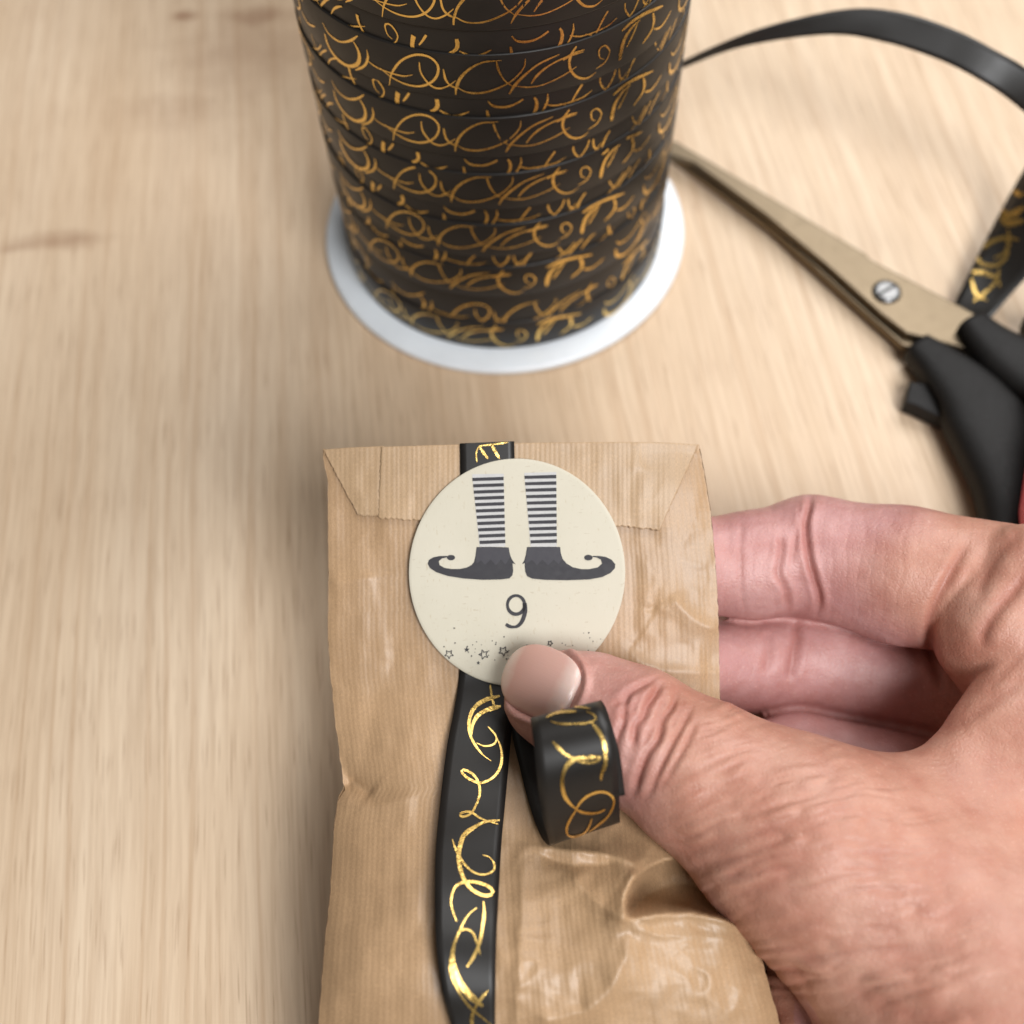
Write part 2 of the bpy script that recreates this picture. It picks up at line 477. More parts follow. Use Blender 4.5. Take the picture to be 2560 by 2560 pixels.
# printed flourish, read off one row of the photograph (pixels of that row), unrolled onto the drum
ROW = [  # (points in photograph pixels *1.7564 - offset, width)
 ([(200,165),(215,215),(250,270),(300,305),(340,300),(352,270),(345,235),(325,200)], 14, 10),
 ([(330,305),(370,285),(385,250),(380,215)], 8, 6),
 ([(215,235),(240,280),(285,315),(330,315),(365,295)], 7, 7),
 ([(375,255),(420,290),(480,315),(540,330),(580,325)], 5, 4),
 ([(480,380),(490,330),(530,275),(590,248),(650,255),(690,290),(690,335),(660,370),(610,385),(550,375),(490,345),(440,305)], 7, 6),
 ([(610,270),(615,310),(635,345),(665,375),(700,385),(740,372),(770,350)], 6, 5),
 ([(715,300),(725,345),(745,370),(775,385)], 6, 7),
 ([(770,412),(772,385),(790,340),(830,300),(890,270),(970,262)], 9, 5),
 ([(775,380),(820,402),(880,405),(940,390),(1000,362),(1040,330),(1070,290),(1075,255)], 6, 5),
 ([(945,250),(960,300),(985,340),(1020,365)], 6, 4),
 ([(1005,410),(1030,370),(1080,320),(1140,275),(1225,235)], 9, 5),
 ([(1100,365),(1130,325),(1180,285),(1250,250),(1330,225)], 8, 4),
 ([(1030,375),(1090,380),(1150,370),(1230,335),(1300,290)], 4, 4),
 ([(1300,185),(1275,225),(1268,265),(1280,300),(1310,325),(1350,325),(1385,300)], 10, 6),
 ([(1240,262),(1280,235),(1335,215)], 9, 6),
 ([(1385,300),(1425,270),(1445,225),(1425,198),(1400,215),(1402,250),(1420,258)], 5, 5),
 ([(1490,262),(1498,210),(1515,160),(1550,110),(1580,85)], 17, 8),
 ([(1520,205),(1540,165),(1560,120),(1570,95)], 8, 5),
 ([(1500,120),(1550,75),(1610,40),(1680,10)], 14, 10),
 ([(1635,55),(1640,90),(1630,130),(1590,190)], 13, 8),
 ([(1640,125),(1665,120),(1690,90),(1715,45)], 9, 6),
]
def unroll(pts):
    pts = np.asarray(pts, float)
    px = pts[:, 0] / 1.7564 + 700; py = pts[:, 1] / 1.7564
    r = rays(px, py)
    o = CAM[:2] - SC
    a = r[:, 0] ** 2 + r[:, 1] ** 2; b = 2 * (o[0] * r[:, 0] + o[1] * r[:, 1]); c = o @ o - RS ** 2
    t = (-b - np.sqrt(np.maximum(b * b - 4 * a * c, 0))) / (2 * a)
    W = CAM + t[:, None] * r
    return np.stack([np.arctan2(W[:, 1] - SC[1], W[:, 0] - SC[0]) * RS, W[:, 2]], 1)
base_row = []
for pts, w0, w1 in ROW:
    q = unroll(pts)
    q = q - [0, HB[5]]
    rel = q[:, 1].mean()
    q[:, 1] += -1.46 if rel > .86 else (1.46 if rel < -.12 else 0)
    lo_, hi_ = q[:, 1].min(), q[:, 1].max()
    if hi_ - lo_ > .9: q[:, 1] = lo_ + (q[:, 1] - lo_) * .9 / (hi_ - lo_); hi_ = lo_ + .9
    q[:, 1] += max(0, -.10 - lo_) - max(0, hi_ - .79)
    base_row.append((q, w0 / 1.7564 / 92, w1 / 1.7564 / 92))
smin = min(q[:, 0].min() for q, _, _ in base_row); smax = max(q[:, 0].max() for q, _, _ in base_row)
PER = smax - smin + .35
GV, GF = [], []
def drum_strokes(rows, dr, shift, h0, hmin, hmax):
    for q, w0, w1 in rows:
        for rep in (-2, -1, 0, 1, 2):
            s = q + [shift + rep * PER, h0]
            if s[:, 0].min() < -RS * math.pi * 1.02 or s[:, 0].max() > RS * .15: continue
            a, b = ribbonize(s, w0, w1)
            prev = None
            for p_, q_ in zip(a, b):
                pq = []
                for e in (p_, q_):
                    al = e[0] / RS
                    pq.append(np.array([SC[0] + (RS + dr) * math.cos(al), SC[1] + (RS + dr) * math.sin(al), e[1]]))
                if not (hmin < p_[1] < hmax): prev = None; continue
                GV.extend(pq); k = len(GV)
                if prev is not None: GF.append((prev, prev + 1, k - 1, k - 2))
                prev = k - 2
SHIFTS = [2.35, 2.0, -.36, -.27, -.17, 0.0, .2, .45, .6]
SHIFTS = [-1.75, -1.55, -.62, -.40, -.17, 0.0, .16, .35, .5]
for i, hb in enumerate(HB):
    drum_strokes(base_row, .008, SHIFTS[i] + random.uniform(-.12, .12), hb + random.uniform(-.03, .04), hb - .155, hb + .838)
    drum_strokes(base_row, -.035, SHIFTS[i] + 2.4 + .33 * i, hb + .70, hb + .845, hb + (1.75 if i == 0 else 1.26))
gs = mesh_obj("gold_script", GV, GF, M_GOLD, wind)
gs["kind"] = "stuff"

# ------------------------------------------------------------------ ribbons as strips with thickness
def strip(name, e1, e2, n, nw, mat, parent=None, thick=.018, cup=0.0):
    """e1,e2: control points (px,py,z) of the two long edges"""
    A = smooth_par(e1, n); B = smooth_par(e2, n)
    A = P(A[:, 0], A[:, 1], A[:, 2]); B = P(B[:, 0], B[:, 1], B[:, 2])
    t = np.linspace(0, 1, nw)[None, :, None]
    G = A[:, None] * (1 - t) + B[:, None] * t
    N = grid_normals(G)
    G = G + N * (cup * 4 * t * (1 - t))
    vv, ff = solid_sheet((G + N * thick / 2).reshape(-1, 3), (G - N * thick / 2).reshape(-1, 3), nw, n)
    return mesh_obj(name, vv, ff, mat, parent)

# loose end looping from the spool towards the scissors
def tz(px, py, h):   # view depth of the point h cm above the table at that pixel
    return float((T(px, py, h) - CAM) @ FWD)
e1 = [(1640,196,27.6),(1713,150,27.5),(1895,73,27.0),(2104,24,26.6),(2244,29,26.4),(2384,73,26.2),(2489,126,26.1),(2575,178,26.2),(2700,290,26.6),(2745,430,27.0),(2680,580,27.3),(2560,700,tz(2560,700,1.1)),(2485,786,tz(2485,786,.6)),(2430,850,tz(2430,850,.12))]
e2 = [(1640,206,27.9),(1713,168,27.8),(1860,116,27.3),(2069,87,26.9),(2209,105,26.6),(2349,150,26.4),(2454,203,26.3),(2530,255,26.5),(2600,320,27.0),(2610,360,27.6),(2575,400,28.4),(2489,552,tz(2489,552,.75)),(2398,734,tz(2398,734,.45)),(2360,810,tz(2360,810,.12))]
loose = strip("loose_ribbon", e1, e2, 200, 7, M_RIB)
tag(loose, "loose black ribbon arching behind the scissors with gold script on its lower end", "ribbon")
z5 = lambda L: [(x / 1.431 + 1650, y / 1.431) for x, y in L]
px_strokes("gold_script", loose, [
 (z5([(1300,600),(1275,640),(1270,680),(1290,700),(1302,690)]), 14, 10),
 (z5([(1302,740),(1260,770),(1225,770),(1240,800),(1302,790)]), 16, 16),
 (z5([(1225,740),(1240,790),(1225,800)]), 9, 9),
 (z5([(1285,860),(1240,850),(1180,870),(1140,910),(1150,945),(1200,950),(1240,920),(1245,870),(1225,850)]), 10, 8),
 (z5([(1245,820),(1250,860),(1235,905),(1195,925)]), 9, 7),
 (z5([(1085,1040),(1090,1000),(1120,975),(1170,980),(1210,1000),(1215,1030)]), 11, 9),
 (z5([(1115,1000),(1130,1050),(1170,1075)]), 9, 8), (z5([(1215,960),(1200,1010),(1160,1050),(1120,1080)]), 8, 8)], M_GOLD, loose)

# ------------------------------------------------------------------ scissors
def slab(name, poly, h0, h1, mat, parent, bev=.05):
    """polygon given in pixels, laid out on the level h1, with bevelled edges"""
    W = T([p[0] for p in poly], [p[1] for p in poly], h1)
    bm = bmesh.new()
    top = [bm.verts.new((w[0], w[1], h1)) for w in W]
    f = bm.faces.new(top)
    if f.normal.z < 0: f.normal_flip()
    r = bmesh.ops.extrude_face_region(bm, geom=[f])
    for e in r['geom']:
        if isinstance(e, bmesh.types.BMVert): e.co.z = h0
    bmesh.ops.recalc_face_normals(bm, faces=bm.faces)
    if bev:
        ed = [e for e in bm.edges if e.verts[0].co.z > h1 - 1e-6 and e.verts[1].co.z > h1 - 1e-6]
        bmesh.ops.bevel(bm, geom=ed, offset=bev, segments=3, affect='EDGES', profile=.6)
    bmesh.ops.triangulate(bm, faces=[f for f in bm.faces if len(f.verts) > 4])
    V = [v.co[:] for v in bm.verts]; F = [[v.index for v in f.verts] for f in bm.faces]
    bm.verts.index_update()
    F = [[v.index for v in f.verts] for f in bm.faces]
    bm.free()
    return mesh_obj(name, V, F, mat, parent, shade=False)
def tube(name, path, rx, ry, mat, parent, n=60, m_=20, power=2.6, attach=None):
    """sweep of a rounded-rectangle section; path: (x,y,z) world cm"""
    c = smooth(path, n)
    t = np.gradient(c, axis=0); t /= np.linalg.norm(t, axis=1, keepdims=True)
    up = np.array([0, 0, 1.0])
    a = np.linspace(0, 2 * math.pi, m_, endpoint=False)
    ca, sa = np.cos(a), np.sin(a)
    ex = np.sign(ca) * np.abs(ca) ** (2 / power); ey = np.sign(sa) * np.abs(sa) ** (2 / power)
    s = np.linspace(0, 1, n)
    RX = np.interp(s, np.linspace(0, 1, len(rx)), rx); RY = np.interp(s, np.linspace(0, 1, len(ry)), ry)
    V = []
    for i in range(n):
        side = np.cross(t[i], up); side /= np.linalg.norm(side); u2 = np.cross(side, t[i])
        V.append(c[i] + side * (ex * RX[i])[:, None] + u2 * (ey * RY[i])[:, None])
    V = np.vstack(V)
    F = grid_faces(m_, n, True)
    V = np.vstack([V, c[:1], c[-1:]]); k = n * m_
    F += [((i + 1) % m_, i, k) for i in range(m_)] + [((n - 1) * m_ + i, (n - 1) * m_ + (i + 1) % m_, k + 1) for i in range(m_)]
    return mesh_obj(name, V, F, mat, parent)

o5 = T(2216, 730)
sciss = empty("scissors", (o5[0], o5[1], 0))
tag(sciss, "steel scissors with black plastic handles lying behind the hand", "scissors")
slab("blade", z5([(20,492),(60,505),(400,705),(740,908),(752,925),(1085,1098),(1160,1140),(1180,1270),(1108,1247),(880,1190),(790,1120),(600,950),(380,768),(120,580),(20,545)]), .42, .62, M_STEEL, sciss, .06)
slab("blade", z5([(20,515),(300,700),(600,945),(820,1130),(900,1195),(1000,1220),(960,1255),(870,1236),(705,1090),(405,820),(45,560),(20,548)]), .2, .42, M_STEEL, sciss, .05)
sw = T(810 / 1.431 + 1650, 1045 / 1.431, .62)
vv, ff = revolve([(.0, .715), (.2, .712), (.3, .70), (.35, .67), (.37, .60)], 40, sw[:2])
scr = mesh_obj("pivot_screw", vv, ff, M_STEEL2, sciss)
ca_, sa_ = math.cos(.5), math.sin(.5)
sl = [(sw[0] + a * ca_ - b * sa_, sw[1] + a * sa_ + b * ca_, .722) for a, b in ((-.27, -.035), (.27, -.035), (.27, .035), (-.27, .035))]
sl += [(x, y, .69) for x, y, _ in sl]
mesh_obj("slot", sl, [(0, 1, 2, 3), (0, 4, 5, 1), (1, 5, 6, 2), (2, 6, 7, 3), (3, 7, 4, 0)], M_PLASTIC, scr, shade=False)
def handle_path(L):
    return np.array([T(x / 1.431 + 1650, y / 1.431, h) for x, y, h in L])
h1 = tube("handle", handle_path([(915,1245,.45),(1000,1318,.5),(1105,1425,.55),(1192,1560,.6),(1262,1700,.6),(1295,1850,.6),(1290,2050,.55),(1330,2260,.55),(1460,2270,.55),(1560,2080,.55),(1520,1850,.55),(1420,1650,.55),(1300,1510,.5)]),
     [.38,.70,.98,1.02,.95,.85,.7,.6,.5,.5,.5,.5,.5], [.36,.42,.48,.52,.52,.5,.5,.5,.5,.5,.45,.45,.4], M_PLASTIC, sciss, n=110, m_=28, power=3.2)
h2 = tube("handle", handle_path([(1105,1165,.62),(1175,1235,.66),(1275,1315,.7),(1390,1400,.7),(1560,1440,.6),(1760,1480,.6),(1830,1330,.6),(1700,1190,.6),(1500,1170,.6),(1330,1200,.6)]),
     [.4,.68,.82,.75,.55,.5,.5,.5,.5,.5], [.4,.46,.5,.5,.5,.5,.5,.5,.5,.5], M_PLASTIC, sciss, n=100, m_=28, power=3.0)
slab("handle_spur", z5([(895,1365),(960,1370),(1080,1470),(1040,1510),(912,1448),(880,1437)]), .12, .55, M_PLASTIC, sciss, .05)

# pink thing at the edge of the picture
pen = tube("pink_object", np.array([T(2595,1420,1.72), T(2602,1380,1.72), T(2612,1280,1.72), T(2650,1010,1.72), T(2662,930,1.72)]), [.3,.5,.5,.5,.42], [.3,.5,.5,.5,.42], M_PINK, None, n=40, m_=24, power=2)
tag(pen, "pink rounded item just showing at the right edge beside the scissors handle", "object")

# ------------------------------------------------------------------ paper bag
LE = np.array([(808,1122),(820,1192),(822,1456),(820,1588),(834,1759),(858,1945),(862,1968),(847,1992),(836,2054),(826,2225),(806,2419),(797,2560),(790,2760),(800,2900)], float)
RE = np.array([(1748,1108),(1768,1216),(1781,1314),(1790,1422),(1796,1531),(1798,1640),(1800,1748),(1820,2000),(1845,2160),(1875,2298),(1912,2423),(1950,2560),(1990,2760),(1990,2900)], float)
z4 = lambda L: [(x / 2.415 + 1250, y / 2.415 + 2050) for x, y in L]
z6 = lambda L: [(x / 2.76 + 1500, y / 2.76 + 1060) for x, y in L]
ZB = 20.6
DENT = np.array(z4([(1110,225),(1000,240),(900,285),(800,375),(752,470),(748,550),(790,590),(850,580),(1000,552),(1150,548),(1320,585),(1520,690),(1560,760),(1700,700),(1500,480),(1200,230)]))
def in_poly(px, py, poly):
    r = np.zeros(px.shape, bool)
    for (x0, y0), (x1, y1) in zip(poly, np.roll(poly, -1, axis=0)):
        c = (y0 > py) != (y1 > py)
        r ^= c & (px < (x1 - x0) * (py - y0) / (y1 - y0 + 1e-9) + x0)
    return r
CREASES = [  # polyline, height towards the viewer (cm), width (px) on each side of it
 (z4([(165,158),(300,170),(440,188),(600,200),(740,238),(800,260),(832,300)]), .15, 40, 30),
 (z4([(225,200),(330,245),(450,272),(600,268),(740,248)]), -.10, 30, 34),
 (z4([(168,158),(142,250),(135,420),(125,700),(110,1000),(95,1232)]), .09, 30, 80),
 (z4([(430,300),(470,390),(560,470),(650,540),(745,605)]), .12, 46, 40),
 (z4([(832,300),(790,360),(755,440),(742,520),(750,580),(790,600)]), .26, 40, 22),
 (z4([(760,605),(850,592),(1000,572),(1150,570),(1320,600),(1480,660)]), .20, 26, 34),
 (z4([(790,640),(860,668),(950,692),(1150,700),(1450,720)]), .10, 34, 70),
 (z4([(772,630),(768,720),(762,820),(720,910),(690,980),(640,1050),(585,1110),(500,1160),(380,1195),(150,1240)]), .15, 70, 50),
 (z6([(395,1255),(330,1380),(200,1560)]), -.05, 22, 30),
 (z6([(380,1260),(420,1240),(300,1450),(215,1560)]), .05, 26, 26),
 (z6([(490,1180),(560,1270),(650,1350),(740,1400),(820,1410)]), .07, 60, 34),
 (z6([(200,1560),(260,1640),(420,1700),(800,1720)]), .05, 50, 40),
 (z6([(230,120),(245,180),(230,330)]), .03, 14, 20),
 ([(822,1456),(880,1452),(940,1440)], .05, 60, 18),
 ([(861,1962),(885,1955),(930,1990)], -.16, 26, 30),
 ([(858,1940),(905,1900),(960,1700),(1010,1600)], -.03, 90, 60),
 ([(850,1995),(930,2020),(1040,1990)], .06, 40, 60),
 ([(1050,1700),(1020,1900),(1040,2150),(1060,2560)], .05, 80, 60),
]
def bag_z(px, py):
    """depth of the bag's front sheet at a pixel"""
    px = np.asarray(px, float); py = np.asarray(py, float)
    z = ZB - 3.3 * sstep(1650, 2500, py)
    xl = np.interp(py, LE[:, 1], LE[:, 0]); xr = np.interp(py, RE[:, 1], RE[:, 0])
    e = np.clip((px - xl) / (xr - xl), 0, 1) * 2 - 1
    puff = sstep(1550, 2300, py)
    z = z + np.abs(e) ** 5 * (.12 + .55 * puff)
    rel = np.zeros(z.shape)
    for poly, h, w1, w2 in CREASES:
        d, t, s = seg_dist(px, py, poly)
        w = np.where(s > 0, w1, w2)
        rel = rel + 1.35 * h * np.exp(-np.sqrt((d / w) ** 2 + .003) * 1.15) * (.25 + .75 * np.minimum(1, np.minimum(t, 1 - t) * 6 + .15))
    ins = in_poly(px, py, DENT)
    d, _, _ = seg_dist(px, py, np.vstack([DENT, DENT[:1]]))
    rel = rel - np.where(ins, 1.15 * (1 - np.exp(-d / 24)), 0)
    rel = rel + .05 * vnoise(px / 170, py / 260, seed=11) + .028 * np.abs(vnoise(px / 90, py / 120, seed=12)) + .010 * vnoise(px / 26, py / 60, seed=13)
    lowm = sstep(1850, 2250, py)
    cr = lambda a, b, sd: 1 - np.abs(vnoise(px / a + .6 * vnoise(px / 60, py / 60, seed=sd + 1), py / b + .5 * vnoise(px / 70, py / 50, seed=sd + 2), seed=sd)) * 1.8
    rel = rel + lowm * sstep(1150, 1300, px) * (.034 * cr(150, 120, 31) + .013 * cr(60, 52, 37) + .003 * cr(25, 24, 45)) + (1 - lowm * .5) * (.009 * cr(120, 160, 51) + .004 * cr(40, 60, 57))
    rel = rel + .012 * np.cos(px / 9.5 + 2.5 * vnoise(px / 200, py / 400, seed=2)) * .35
    m_ = sstep(1.0, 1.22, np.hypot((px - 1293) / 270, (py - 1431) / 286))    # flat under the sticker
    top = sstep(1110, 1260, py)
    flat = np.where(py < 1320, .35 + .65 * top, 1.0)
    return z - rel * m_ * flat
bag = empty("paper_bag", T(1330, 2800, 0))
tag(bag, "small brown kraft paper bag with folded flap held up by the hand", "paper bag")
NU, NV = 190, 330
uu = np.linspace(0, 1, NU); vv_ = np.linspace(0, 1, NV)
yrow = 1104 + (2900 - 1104) * vv_
XL = np.interp(yrow, LE[:, 1], LE[:, 0]); XR = np.interp(yrow, RE[:, 1], RE[:, 0])
wig = 1.6 * vnoise(yrow / 14, yrow * 0, seed=5)
XL = XL + wig; XR = XR + 1.2 * vnoise(yrow / 17, yrow * 0, seed=6)
PX = XL[:, None] * (1 - uu) + XR[:, None] * uu
# top fold line is not quite straight
ytop = np.interp(PX, [800, 1000, 1150, 1300, 1620, 1750], [1124, 1116, 1111, 1107, 1105, 1111])
PY = ytop * (1 - vv_)[:, None] + 2900 * vv_[:, None]
ZF = bag_z(PX, PY)
edge = sstep(0, .012, vv_)[:, None]
ZF = ZF + (1 - edge) * .06
GF_ = P(PX, PY, ZF)
UVb = np.stack(np.broadcast_arrays(uu[None, :], vv_[:, None] * 1.9), -1).reshape(-1, 2)
front = mesh_obj("front_panel", GF_.reshape(-1, 3), [(a, d, c, b) for a, b, c, d in grid_faces(NU, NV)], M_PAPER, bag, uv=UVb)
# back sheet: close to the front at the folded top, lying on the table at the filled bottom
def tdepth(px, py): return ((T(px, py, .15) - CAM) @ FWD)
nb_u, nb_v = 40, 80
u2 = np.linspace(0, 1, nb_u); v2 = np.linspace(0, 1, nb_v)
yr = 1110 + (2900 - 1110) * v2
gus = sstep(1700, 2500, yr)
xl2 = np.interp(yr, LE[:, 1], LE[:, 0]) + 60 * gus; xr2 = np.interp(yr, RE[:, 1], RE[:, 0]) + 28 * sstep(2000, 2500, yr)
X2 = xl2[:, None] * (1 - u2) + xr2[:, None] * u2
yt2 = np.interp(X2, [800, 1000, 1150, 1300, 1620, 1750], [1124, 1116, 1111, 1107, 1105, 1111])
Y2 = yt2 * (1 - v2)[:, None] + 2900 * v2[:, None]
Z2 = np.minimum(ZB + .14 + .02 * vnoise(X2 / 200, Y2 / 200, seed=7) + 1.0 * gus[:, None] * 0, tdepth(X2, Y2))
Z2 = np.where(Y2 < 1760, ZB + .16, Z2)
GB_ = P(X2, Y2, Z2)
mesh_obj("back_panel", GB_.reshape(-1, 3), grid_faces(nb_u, nb_v), M_PAPER, bag, uv=np.stack(np.broadcast_arrays(u2[None], v2[:, None] * 1.9), -1).reshape(-1, 2))
# side gussets, folded in slightly
def gusset(side):
    n = 120
    yy = np.linspace(1122, 2900, n)
    xa = np.interp(yy, yrow, XL if side < 0 else XR)
    za = bag_z(xa, yy)
    xb = np.interp(yy, yr, xl2 if side < 0 else xr2)
    zb = np.where(yy < 1760, ZB + .16, np.minimum(ZB + .14, tdepth(xb, yy)))
    rows = []
    A = P(xa, yy, za); B = P(xb, yy, zb)
    for f in np.linspace(0, 1, 9):
        fold = (1 - abs(2 * f - 1)) * (.05 + .35 * sstep(1700, 2500, yy)) * (1 if side < 0 else -.35)
        rows.append(A * (1 - f) + B * f + fold[:, None] * RIGHT)
    G = np.stack(rows, 1)
    f = grid_faces(9, n)
    mesh_obj("side_gusset", G.reshape(-1, 3), f, M_PAPER, bag, uv=np.stack(np.broadcast_arrays(np.linspace(0, .25, 9)[None], np.linspace(0, 1.9, n)[:, None]), -1).reshape(-1, 2))
gusset(-1); gusset(1)
# folded flap with its zigzag-cut edge
def sheet_poly(name, corners_top, corners_bot, mat, parent, lift0, lift1, nu, nv, teeth=2.2, side_teeth=1.5):
    """corner polylines along the fold (top) and along the cut edge (bottom)"""
    A = smooth(corners_top, nu) if len(corners_top) > 2 else smooth(corners_top, nu)
    B = smooth(corners_bot, nu)
    t = np.linspace(0, 1, nv)[:, None, None]
    G = A[None] * (1 - t) + B[None] * t
    x = np.arange(nu)
    G[:, :, 1] += (teeth * (vnoise(x / 1.3, x * 0, seed=21) + ((x // 2) % 2 - .5))) [None, :] * (t[:, :, 0] ** 6)
    j = np.arange(nv)
    jag = side_teeth * (vnoise(j / 1.4, j * 0, seed=22) + ((j // 2) % 2 - .5) * .7)
    G[:, 0, 0] += jag; G[:, -1, 0] += jag[::-1]
    z = bag_z(G[:, :, 0], G[:, :, 1])
    tt = t[:, :, 0] * np.ones((1, nu))
    lift = lift0 + (lift1 - lift0) * tt
    z = z - lift
    W = P(G[:, :, 0], G[:, :, 1], z)
    W2 = W - .012 * FWD
    w1, f1 = solid_sheet(W2.reshape(-1, 3), W.reshape(-1, 3), nu, nv)
    uv = np.stack(np.broadcast_arrays(((G[:, :, 0] - 808) / 940), (G[:, :, 1] - 1100) / 945), -1).reshape(-1, 2)
    return mesh_obj(name, w1, f1, mat, parent, uv=np.vstack([uv, uv]), shade=True)
sheet_poly("flap_tuck", [(808,1124),(870,1119),(960,1115)], [(893,1284),(912,1290),(948,1290)], M_FLAP, bag, .035, .05, 60, 50)
sheet_poly("flap", [(953,1117),(1150,1111),(1300,1107),(1620,1105),(1747,1111)], [(946,1295),(1041,1301),(1300,1312),(1540,1316),(1648,1327)], M_FLAP, bag, .05, .06, 200, 60)

# ------------------------------------------------------------------ ribbon taped down the bag
def on_bag(L):
    return [(x, y, float(bag_z(np.array([x]), np.array([y]))[0]) - l) for x, y, l in L]
rl = [(1149,1113,.10),(1150,1125,.10),(1152,1300,.09),(1152,1500,.09),(1150,1640,.07),(1146,1705,.045),(1135,1776,.12),(1117,1870,.22),(1100,2009,.30),(1089,2126,.36),(1087,2242,.40),(1090,2359,.40),(1105,2475,.36),(1128,2560,.30),(1165,2680,.3),(1200,2800,.3)]
rr = [(1285,1107,.10),(1286,1120,.10),(1289,1300,.09),(1289,1500,.09),(1287,1640,.07),(1285,1705,.045),(1283,1776,.10),(1277,1850,.16),(1265,1985,.22),(1254,2105,.26),(1247,2232,.30),(1241,2350,.32),(1239,2460,.32),(1238,2560,.30),(1240,2690,.3),(1262,2800,.3)]
bz = lambda x, y: ZB - 3.3 * float(sstep(1650, 2500, np.array(y, float)))
rl = [(x, y, bz(x, y) - l) for x, y, l in rl]; rr = [(x, y, bz(x, y) - l) for x, y, l in rr]
brib = strip("bag_ribbon", rl, rr, 170, 9, M_RIB, None, .02)
tag(brib, "flat black ribbon with gold flourishes running down the bag from under the sticker", "ribbon")
zi = lambda L: [(x / 2.147 + 1040, y / 2.147 + 1660) for x, y in L]
z3 = lambda L: [(x / 2.841 + 960, y / 2.841 + 1080) for x, y in L]
px_strokes("gold_script", brib, [
 (z3([(660,215),(655,160),(670,110),(705,92)]), 4, 4), (z3([(680,105),(705,145),(740,190)]), 6, 7),
 (z3([(765,90),(790,140),(820,188)]), 8, 7), (z3([(690,98),(780,88),(880,74)]), 4, 4),
 (zi([(398,112),(408,180),(425,245)]), 6, 5),
 (zi([(450,172),(370,195),(310,240),(285,310),(290,380),(320,440),(360,490),(403,522)]), 11, 3.5),
 (zi([(455,228),(380,248),(330,280),(303,330),(298,390)]), 14, 5),
 (zi([(388,338),(430,390),(420,430),(370,442),(325,425)]), 4, 4),
 (zi([(430,390),(455,450),(460,520),(440,580),(400,620),(340,640),(280,615),(245,582),(262,570),(310,598),(337,645),(342,700),(322,760),(290,808),(245,822),(240,805),(290,795),(350,832),(440,862)]), 6.5, 6.5),
 (zi([(448,840),(370,850),(310,880),(258,920),(236,980),(228,1040),(240,1110),(265,1170),(310,1220),(370,1245),(410,1235),(402,1205),(350,1180),(290,1170),(230,1182),(200,1220),(188,1280),(198,1330),(217,1382)]), 11, 5),
 (zi([(195,943),(215,1000),(255,1070),(310,1120),(370,1132),(415,1110),(420,1075),(395,1040),(358,1027)]), 6, 4),
 (zi([(325,1310),(280,1350),(245,1410),(215,1480),(190,1560),(185,1640),(205,1710),(250,1790),(300,1850),(360,1900),(410,1940)]), 5, 6),
 (zi([(215,1470),(198,1540),(202,1620),(232,1700),(282,1770),(358,1835)]), 9, 18),
 (zi([(362,1275),(366,1340),(356,1420),(340,1500),(310,1570),(273,1626)]), 6, 8),
 (zi([(222,1450),(260,1425),(300,1440),(325,1490),(345,1562)]), 5, 6),
 (zi([(387,1752),(345,1800),(315,1850),(300,1900),(305,1990)]), 8, 8),
], M_GOLD, brib)

# ------------------------------------------------------------------ sticker
SZ = ZB - .135
def sticker_pt(px, py, lift=0.0):
    return P(px, py, np.full(np.shape(px), SZ - lift))
th2 = np.linspace(0, 2 * math.pi, 180, endpoint=False)
rings = [(0.0, 0), (.5, 0), (.97, 0), (.995, .0015), (1.0, .006), (1.0, .016)]
V = []
for r, d in rings:
    V.append(P(1292.5 + 270.5 * r * np.cos(th2), 1431.5 + 285 * r * np.sin(th2), np.full(180, SZ + d)))
stk = mesh_obj("round_sticker", np.vstack(V), grid_faces(180, len(rings), True), M_STICK)
tag(stk, "round cream sticker printed with striped elf legs and the number 9", "sticker")
def poly_print(name, polys, mat, lift):
    V, F = [], []
    for pl in polys:
        b = len(V)
        W = sticker_pt(np.array([p[0] for p in pl]), np.array([p[1] for p in pl]), lift)
        V += list(W)
        for t in tessellate_polygon([[Vector((p[0], p[1], 0)) for p in pl]]):
            F.append(tuple(i + b for i in t))
    return mesh_obj(name, V, F, mat, stk, shade=False)
def closed_smooth(L, n=160):
    p = np.asarray(L + L[:1], float)
    return smooth(p, n)[:-1].tolist()
def stroke_print(name, strokes, mat, lift):
    V, F = [], []
    for pts, w0, w1, tp in strokes:
        a, b = ribbonize(pts, w0, w1, taper=tp, n=48)
        A = sticker_pt(a[:, 0], a[:, 1], lift); B = sticker_pt(b[:, 0], b[:, 1], lift)
        for i in range(len(A)):
            V += [A[i], B[i]]; k = len(V)
            if i: F.append((k - 4, k - 3, k - 1, k - 2))
    return mesh_obj(name, V, F, mat, stk, shade=False)
legsL, legsR, pale = [], [], []
for i in range(11):
    f = i / 10
    y = 322 + 44.7 * i; y2 = 307 + 45.8 * i
    xa = 627 + 51 * f; xb = 850 + 12 * f
    legsL.append(z3([(xa, y + 4), (xb, y - 4), (xb, y + 20), (xa + 2, y + 27)]))
    xa = 997 + 43 * f; xb = 1224 + 4 * f
    legsR.append(z3([(xa, y2 + 4), (xb, y2 - 3), (xb, y2 + 22), (xa + 2, y2 + 26)]))
pale = [z3([(626, 300), (850, 296), (862, 815), (679, 815)]), z3([(996, 290), (1224, 284), (1228, 815), (1041, 815)])]
poly_print("pale_stocking", pale, M_INK2, .004)
for pl in legsL + legsR:
    poly_print("stocking_stripe", [pl], M_INK, .008)
shoeL = [(658,817),(770,816),(886,820),(891,850),(898,880),(912,910),(935,940),(913,932),(918,985),(912,1018),(890,1040),(830,1047),(700,1050),(560,1040),(450,1022),(370,995),(325,965),(310,935),(320,908),(350,890),(395,881),(452,880),(450,890),(412,898),(389,918),(395,945),(430,965),(480,973),(540,973),(590,962),(625,943),(640,922),(650,880)]
